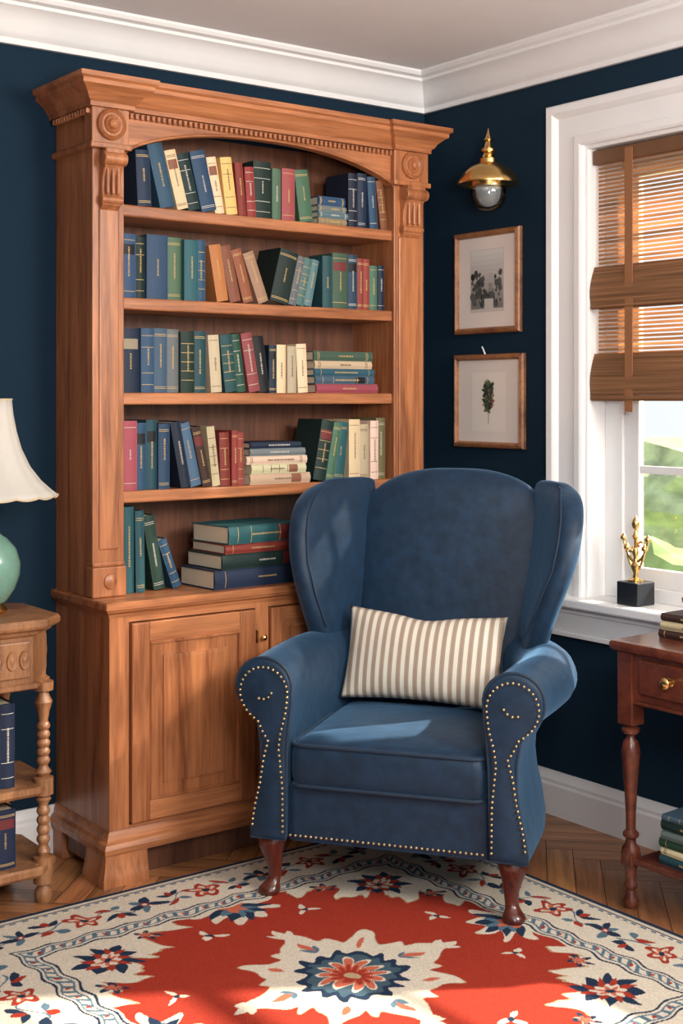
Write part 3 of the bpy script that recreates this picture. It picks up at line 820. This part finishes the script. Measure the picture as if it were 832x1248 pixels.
sk = np.array([(-RH, -RH, 0), (RH, -RH, 0), (RH, RH, 0), (-RH, RH, 0)])
allv = np.vstack([vs, sk])
me = bpy.data.meshes.new('rug')
faces = quads.tolist()
e1 = [i*n for i in range(n)]; e2 = [(n-1)*n+j for j in range(n)]; e3 = [i*n+n-1 for i in range(n)]; e4 = list(range(n))
faces.append([nb, nb+1]+e1[::-1]); faces.append([nb+1, nb+2]+e2[::-1]); faces.append([nb+3, nb+2]+e3[::-1]); faces.append([nb, nb+3]+e4[::-1]); faces.append([nb+3, nb+2, nb+1, nb])
me.from_pydata(allv.tolist(), [], faces); me.update()
at = me.color_attributes.new('Col', 'FLOAT_COLOR', 'POINT')
ca_ = np.ones((n*n+4, 4)); ca_[:n*n, :3] = colr.reshape(-1, 3); ca_[n*n:, :3] = NAVY
at.data.foreach_set('color', ca_.ravel())
me.materials.append(attr_mat('wool_pile', .95, bump=.6, bscale=420, bdist=.003, spec=.15))
rug = bpy.data.objects.new('oriental_rug', me); rug.location = (RX, RY, 0); COL.objects.link(rug)
V = []; F = []
rf = random.Random(4)
for side in range(4):
    t = -RH
    while t < RH:
        l = .014+rf.random()*.008; jx = rf.uniform(-.003, .003); w_ = .0028
        if side == 0: q = [(t, RH, .008), (t+w_, RH, .008), (t+w_+jx, RH+l, .002), (t+jx, RH+l, .002)]
        elif side == 1: q = [(t, -RH, .008), (t+w_, -RH, .008), (t+w_+jx, -RH-l, .002), (t+jx, -RH-l, .002)]
        elif side == 2: q = [(RH, t, .008), (RH, t+w_, .008), (RH+l, t+w_+jx, .002), (RH+l, t+jx, .002)]
        else: q = [(-RH, t, .008), (-RH, t+w_, .008), (-RH-l, t+w_+jx, .002), (-RH-l, t+jx, .002)]
        o = len(V); V += q; F.append((o, o+1, o+2, o+3)); t += .0055
me = bpy.data.meshes.new('fringe'); me.from_pydata(V, [], F); me.materials.append(simple('fringe_wool', (.03, .05, .08), .95, var=.3, vscale=40))
fo_ = bpy.data.objects.new('fringe', me); COL.objects.link(fo_); fo_.parent = rug

# ------------------------------------------------------------ pictures on right wall
def picture(name, y0, y1, z0, z1):
    e = empty(name, (0, 0, 0))
    fp = [(0, 0), (0, .012), (-.004, .018), (-.014, .022), (-.020, .016), (-.022, .008), (-.022, 0)]
    frame_sweep('frame', y0, y1, z0, z1, fp, -.002, M_frame, e)
    box('mat_board', -.010, -.004, y1+.015, y0-.015, z0+.015, z1-.015, M_mat, e)
    return e
M_frame = wood('frame_walnut', (.18, .065, .028), (.42, .19, .08), (12, 12, 12), rough=.35)
M_mat = simple('mat_board', (.82, .73, .67), .9, var=.02)
p1 = picture('framed_landscape_print', -.184, -.522, 1.630, 1.996)
cm = CM()
yc, zc = -.353, 1.818
def R(y0, y1, z0, z1, c, x=-.0105): cm.add([(x, y0, z0), (x, y1, z0), (x, y1, z1), (x, y0, z1)], [(0, 1, 2, 3)], c)
R(yc+.087, yc-.087, zc-.112, zc+.112, (.64, .58, .53))
for k in range(12):
    R(yc+.083, yc-.083, zc-.10+k*.0175, zc-.10+(k+1)*.0175, tuple(v*(.22+.045*k) for v in (1, .97, .92)), -.0107)
rnd = random.Random(5)
for k in range(90):
    y = yc+.076-.152*rnd.random(); zz = zc-.085+(.115*rnd.random() if abs(y-yc+.01) > .03 else .05*rnd.random()); r = rnd.uniform(.005, .014)
    pts = [(-.011-.000005*k, y+r*math.cos(t*math.pi/5)*rnd.uniform(.7, 1), zz+r*math.sin(t*math.pi/5)*rnd.uniform(.8, 1.3)) for t in range(10)]
    g_ = rnd.uniform(.02, .14); cm.add(pts, [tuple(range(10))], (g_, g_, g_*.95))
R(yc+.012, yc-.034, zc-.10, zc-.065, (.6, .58, .54), -.0118)
R(yc-.012, yc-.030, zc-.04, zc+.025, (.45, .43, .40), -.0118)
for k in range(5): R(yc-.012-.0036*k, yc-.0135-.0036*k, zc-.065, zc-.01, (.08, .08, .08), -.0120)
cm.build('landscape_image', M_art, p1)
p2 = picture('framed_botanical_print', -.182, -.540, 1.222, 1.556)
cm = CM(); yc, zc = -.361, 1.389
R(yc+.088, yc-.088, zc-.108, zc+.102, (.88, .80, .72))
def leaf(y, z, ang, l, w, c, k):
    pts = []
    for t in range(12):
        f = t/11; pts.append((l*f, w*math.sin(math.pi*f)**.8))
    pts += [(l*(1-t/11), -w*math.sin(math.pi*(1-t/11))**.8) for t in range(1, 11)]
    ca_, sa_ = math.cos(ang), math.sin(ang)
    V_ = [(-.011-.000006*k, y-(a_*ca_-b_*sa_), z+(a_*sa_+b_*ca_)) for a_, b_ in pts]
    cm.add(V_, [tuple(range(len(V_)))], c)
rnd = random.Random(8)
R(yc+.0012, yc-.0012, zc-.080, zc+.03, (.10, .09, .05), -.0108)
for k in range(120):
    t = rnd.uniform(-.75, 1); sd = rnd.choice([-1, 1])
    ang = math.pi/2+sd*rnd.uniform(.1, 1.7-.5*t)
    leaf(yc-sd*rnd.uniform(-.005, .030)*(1.1-abs(t)*.5), zc+.005+t*.052, ang, rnd.uniform(.016, .036), rnd.uniform(.003, .007), rnd.choice([(.03, .06, .035), (.07, .10, .05), (.02, .04, .03), (.14, .15, .07)]), k)
for k in range(10):
    leaf(yc+rnd.uniform(-.03, .03), zc+rnd.uniform(-.02, .05), rnd.uniform(0, 6), .009, .004, (.35, .12, .08), 125+k)
cm.build('botanical_image', M_art, p2)
tube('picture_hook', [(-.012, -.345, 1.556), (-.014, -.338, 1.572), (-.012, -.330, 1.582)], .003, M_trim, p2)

# ------------------------------------------------------------ wall light
wlamp = empty('brass_wall_lamp', (-.112, -.468, 2.045))
lathe('dome', [(.098, .095), (.106, .090), (.107, .097), (.100, .110), (.085, .131), (.062, .150), (.040, .160), (.030, .164), (.030, .178), (.022, .182), (.018, .196), (.026, .202), (.026, .210), (.014, .218), (.010, .236), (.016, .243), (.010, .251), (.004, .268), (.001, .284)], (0, 0, 0), M_brass, wlamp, 40)
lathe('inner_rim', [(.098, .097), (.064, .102), (.060, .085), (.056, .085), (.050, .11), (.001, .112)], (0, 0, 0), M_brass, wlamp, 32)
M_lg = simple('lantern_glass', (.62, .68, .70), .12, coat=.6, trans=.75, var=.01)
lathe('glass_globe', [(.056, .10), (.062, .08), (.062, .055), (.056, .030), (.042, .010), (.022, .001), (.001, -.002)], (0, 0, 0), M_glass, wlamp, 32)
lathe('glass_neck_ring', [(.064, .086), (.064, .080), (.061, .080), (.061, .086)], (0, 0, 0), M_brass, wlamp, 32)
lathe('inner_glass', [(.040, .095), (.044, .075), (.042, .045), (.030, .022), (.012, .014), (.001, .013)], (0, 0, 0), M_lg, wlamp, 28)
tube('arm', [(0, 0, .115), (.108, 0, .115)], .006, M_brass, wlamp)
o = lathe('backplate', [(.020, 0), (.020, .005), (.016, .008), (.010, .010), (.001, .011)], (0, 0, 0), M_brass, wlamp)
o.matrix_local = Matrix.Translation((.1115, 0, .115)) @ Matrix.Rotation(math.radians(-90), 4, 'Y')

# ------------------------------------------------------------ brass figurine on the sill
fg = empty('brass_figurine', (.01, -1.015, WZ0))
box('plinth', -.042, .042, -.042, .042, 0.0005, .074, M_black, fg, .003)
lathe('stem', [(.026, .074), (.026, .079), (.010, .086), (.008, .10), (.016, .115), (.018, .125), (.009, .135), (.006, .15), (.011, .165), (.006, .175), (.005, .205), (.012, .215), (.007, .225), (.004, .235)], (0, 0, 0), M_brass, fg)
lathe('finial', [(.002, .235), (.010, .243), (.014, .255), (.010, .268), (.004, .276), (.001, .285)], (0, 0, 0), M_brass, fg)
for k, (sy, h, w) in enumerate(((1, .17, .044), (-1, .17, .044), (1, .14, .030), (-1, .14, .030))):
    tube('branch_%d' % (k+1), [(.0, sy*w*math.sin(t*math.pi/12)+(sy*.006*t/6), h-.035+.040*(1-math.cos(t*math.pi/7))*.9) for t in range(8)], .0042, M_brass, fg, radii=[1.2, 1.1, 1, 1, .9, .9, .9, 1])
    yy = sy*w*math.sin(7*math.pi/12)+sy*.007; zz = h-.035+.040*2*.9
    lathe('bud_%d' % (k+1), [(.002, 0), (.010, .005), (.011, .012), (.005, .02), (.001, .026)], (0, yy, zz-.008), M_brass, fg, 14)
for k in range(6):
    aa = k*1.05
    tube('leaf_%d' % (k+1), [(0, 0, .14+.01*k), (.014*math.cos(aa), .018*math.sin(aa), .15+.01*k), (.02*math.cos(aa), .03*math.sin(aa), .145+.01*k)], .004, M_brass, fg, radii=[.6, 1.2, .3])

# ------------------------------------------------------------ left table
lt = empty('carved_side_table', (0, 0, 0))
TX0, TX1, TY0, TY1 = -2.20, -1.650, -.425, -.035
def octo(ins, z, c=.07):
    x0, x1, y0, y1 = TX0+ins, TX1-ins, TY0+ins, TY1-ins
    return [(x0+c, y0, z), (x1-c, y0, z), (x1, y0+c, z), (x1, y1-c, z), (x1-c, y1, z), (x0+c, y1, z), (x0, y1-c, z), (x0, y0+c, z)]
loft('top', [octo(.012, .762), octo(.003, .768), octo(0, .775), octo(0, .786), octo(.005, .793), octo(.014, .795)], M_table, lt, ang=20)
loft('drawer_case', [octo(.028, .600), octo(.022, .604), octo(.022, .615), octo(.03, .62), octo(.03, .745), octo(.02, .752), octo(.016, .762)], M_table, lt, ang=20)
boxes('carved_drawer_frame', [(TX0+.11, TX1-.11, TY0+.020, TY0+.032, .635, .735)], M_table, lt, .004)
for k in range(9):
    xk = TX1-.13-k*.036
    pr = [(.016, 0), (.014, -.006), (.008, -.004), (.003, -.008)]
    loft('carving_%d' % (k+1), [[(xk+r*math.cos(t*math.pi/6), TY0+.020+y, .685+1.7*r*math.sin(t*math.pi/6)) for t in range(12)] for r, y in pr], M_table, lt)
boxes('carved_side_panel', [(TX1-.032, TX1-.022, TY0+.11, TY1-.11, .635, .735)], M_table, lt, .004)
for k in range(5):
    yk = TY0+.135+k*.032
    loft('side_carving_%d' % (k+1), [[(TX1-.022-y, yk+r*math.cos(t*math.pi/6), .685+1.7*r*math.sin(t*math.pi/6)) for t in range(12)] for r, y in [(.014, 0), (.012, -.006), (.007, -.004), (.003, -.008)]], M_table, lt)
def bobbin(z0, z1, n_, ra, rb):
    out = []
    for i in range(n_*6+1):
        f = i/(n_*6); out.append((rb+(ra-rb)*abs(math.sin(f*n_*math.pi)), z0+(z1-z0)*f))
    return out
legp = [(.020, 0), (.024, .012), (.024, .03), (.014, .045), (.014, .05), (.028, .052), (.028, .125), (.014, .127), (.020, .14), (.013, .155)]+bobbin(.16, .265, 4, .019, .013)+[(.013, .27), (.022, .285), (.014, .295), (.028, .298), (.028, .345), (.014, .348), (.023, .36), (.013, .375)]+bobbin(.38, .50, 5, .019, .013)+[(.013, .505), (.018, .53), (.025, .555), (.016, .575), (.014, .583), (.028, .588), (.028, .612)]
k = 0
for x in (TX1-.055, TX0+.055):
    for y in (TY0+.062, TY1-.055):
        k += 1; lathe('turned_leg_%d' % k, legp, (x, y, 0), M_table, lt, 20, ang=35)
loft('middle_shelf', [octo(.02, .308), octo(.014, .316), octo(.014, .328), octo(.02, .332)], M_table, lt, ang=20)
loft('lower_shelf', [octo(.016, .085), octo(.010, .093), octo(.010, .108), octo(.016, .114)], M_table, lt, ang=20)
tb = CM()
row(tb, [(34, 230, NV, 0), (34, 235, GY, 0), (30, 225, NV, 0), (30, 232, NV, 0)], -1.97, -1.790, .332, TY0+.05, 21)
row(tb, [(40, 170, NV, 0), (36, 175, NV, 0), (44, 172, NV, 0)], -1.96, -1.790, .114, TY0+.05, 22)
tb.build('table_books', M_books)

# table lamp
lp = empty('table_lamp', (-1.812, -.235, .7955))
M_cel = simple('celadon_glaze', (.17, .34, .27), .18, coat=.6, var=.15, vscale=12)
lathe('foot', [(.050, 0), (.052, .008), (.044, .018), (.036, .024)], (0, 0, 0), M_brass, lp, 32)
lathe('ceramic_body', [(.036, .024), (.050, .034), (.072, .065), (.086, .105), (.088, .140), (.076, .180), (.052, .208), (.032, .222), (.026, .240), (.030, .248), (.02, .254)], (0, 0, 0), M_cel, lp, 48, ang=70)
lathe('neck', [(.020, .254), (.020, .262), (.009, .270), (.007, .33), (.012, .336), (.012, .36), (.006, .37), (.003, .60), (.001, .602)], (0, 0, 0), M_brass, lp, 20)
lathe('finial', [(.003, .598), (.008, .604), (.009, .612), (.004, .622), (.001, .628)], (0, 0, 0), M_brass, lp, 16)
prs = [(.062, .600), (.066, .56), (.075, .51), (.089, .46), (.112, .41), (.142, .37), (.172, .342), (.188, .330)]
S = 96; slr = []
for r, z in prs:
    slr.append([(r*(1+.014*math.cos(16*t*2*math.pi/S))*math.cos(2*math.pi*t/S), r*(1+.014*math.cos(16*t*2*math.pi/S))*math.sin(2*math.pi*t/S), z+(-.006*abs(math.sin(8*t*2*math.pi/S)) if z < .335 else 0)) for t in range(S)])
loft('shade', slr, M_shade, lp, cap=False, ang=80, solid=.0015)
M_gt = simple('shade_trim', (.62, .50, .34), .6, var=.1)
tube('shade_trim_bottom', slr[-1], .003, M_gt, lp, cyclic=True)
tube('shade_trim_top', slr[0], .003, M_gt, lp, cyclic=True)
tube('shade_spider', [(-.062, 0, .598), (0, 0, .600), (.062, 0, .598)], .002, M_brass, lp)

# ------------------------------------------------------------ right table
rt = empty('drawer_side_table', (0, 0, 0))
QX0, QX1, QY0, QY1 = -.482, -.080, -1.96, -1.335
loft('top', [rrect(QX0+i_, QX1-i_, QY0+i_, QY1-i_, .012, z) for i_, z in ((.012, .706), (.003, .711), (0, .718), (0, .728), (.004, .734), (.012, .736))], M_rtable, rt, ang=35)
boxes('apron', [(QX0+.03, QX0+.05, QY0+.05, QY1-.05, .575, .706), (QX1-.05, QX1-.03, QY0+.05, QY1-.05, .575, .706), (QX0+.04, QX1-.04, QY1-.05, QY1-.03, .575, .706), (QX0+.04, QX1-.04, QY0+.03, QY0+.05, .575, .706), (QX0+.05, QX1-.05, QY0+.05, QY1-.05, .576, .59)], M_rtable, rt, .002)
boxes('drawer_fronts', [(QX0+.018, QX0+.032, -1.645, -1.43, .598, .692), (QX0+.018, QX0+.032, -1.875, -1.66, .598, .692)], M_rtable, rt, .004)
boxes('apron_bead', [(QX0+.022, QX1-.022, QY0+.022, QY1-.022, .566, .5755)], M_rtable, rt, .003)
for i, y in enumerate((-1.537, -1.767)):
    o = lathe('knob_%d' % (i+1), [(.013, 0), (.013, .003), (.005, .006), (.005, .014), (.014, .018), (.016, .025), (.010, .031), (.001, .033)], (0, 0, 0), M_brass, rt, 20)
    o.matrix_local = Matrix.Translation((QX0+.018, y, .648)) @ Matrix.Rotation(math.radians(-90), 4, 'Y')
lp2 = [(.014, 0), (.020, .008), (.022, .022), (.014, .036), (.012, .05), (.018, .058), (.018, .066), (.013, .075), (.017, .11), (.024, .15), (.025, .165), (.014, .18), (.014, .19), (.022, .198), (.022, .206), (.013, .215), (.014, .26), (.018, .33), (.024, .40), (.027, .43), (.022, .455), (.012, .468), (.012, .475), (.024, .482), (.026, .492), (.014, .502), (.02, .508)]
k = 0
for x in (QX0+.045, QX1-.045):
    for y in (QY1-.045, QY0+.045):
        k += 1
        lathe('turned_leg_%d' % k, lp2, (x, y, 0), M_rtable, rt, 22, ang=40)
        box('leg_block_%d' % k, x-.026, x+.026, y-.026, y+.026, .505, .7055, M_rtable, rt, .003)
        box('shelf_block_%d' % k, x-.02, x+.02, y-.02, y+.02, .118, .155, M_rtable, rt, .003)
box('lower_shelf', QX0+.03, QX1-.03, QY0+.03, QY1-.06, .126, .142, M_rtable, rt, .004)
sb = CM()
stack(sb, [(26, 230, TL, 0), (20, 215, CR, 4), (24, 225, GR, -3), (22, 210, GY, 5), (26, 215, DG, 2), (16, 190, LB, 4)], QX0+.055, -1.47, .142, 31, rot=-90, jit=3)
stack(sb, [(22, 200, DB, 0), (24, 185, CR, 6), (20, 170, DB, 5)], QX0+.13, -1.405, .736, 32, rot=-88, jit=4, d=.14)
sb.build('side_table_books', M_books)
fb = empty('brass_trinket', (-.29, -1.47, .8065))
lathe('bowl', [(.018, 0), (.02, .004), (.008, .012), (.012, .02), (.026, .03), (.028, .042), (.02, .046), (.001, .046)], (0, 0, 0), M_brass, fb, 20)

# ------------------------------------------------------------ light
w = bpy.data.worlds.new('World'); scene.world = w; w.use_nodes = True
bg = w.node_tree.nodes['Background']; bg.inputs[0].default_value = (.90, .95, 1, 1); bg.inputs[1].default_value = 1.1
def light(name, typ, loc, target, energy, col=(1, 1, 1), **k):
    l = bpy.data.lights.new(name, typ); l.energy = energy; l.color = col
    for a_, v_ in k.items(): setattr(l, a_, v_)
    o = bpy.data.objects.new(name, l); o.location = loc
    o.rotation_euler = (Vector(target)-Vector(loc)).to_track_quat('-Z', 'Y').to_euler(); COL.objects.link(o); return o
light('sun', 'SUN', (4, -4, 3), (4-.80, -4+.50, 3-.66), 15, (1, .89, .74), angle=math.radians(1.2))
light('added_key_light', 'AREA', (-.5, -4.1, 2.35), (-1.1, -.3, .9), 100, (1, .92, .82), shape='RECTANGLE', size=1.0, size_y=.8)  # added soft warm area light, no lamp stands there
light('added_ceiling_fill', 'AREA', (-2.3, -3.4, 1.75), (-1.5, -1.9, 2.9), 52, (1, .98, .96), shape='DISK', size=.7)  # added upward area light to brighten the ceiling, no fixture there

# ------------------------------------------------------------ camera
cd = bpy.data.cameras.new('camera'); cd.sensor_fit = 'HORIZONTAL'; cd.sensor_width = 36; cd.lens = 1620/832*36; cd.shift_y = -139/832
cam = bpy.data.objects.new('camera', cd); cam.location = (-3.270, -3.819, 1.40); cam.rotation_euler = (math.radians(90), 0, math.radians(53-90)); COL.objects.link(cam)
scene.camera = cam
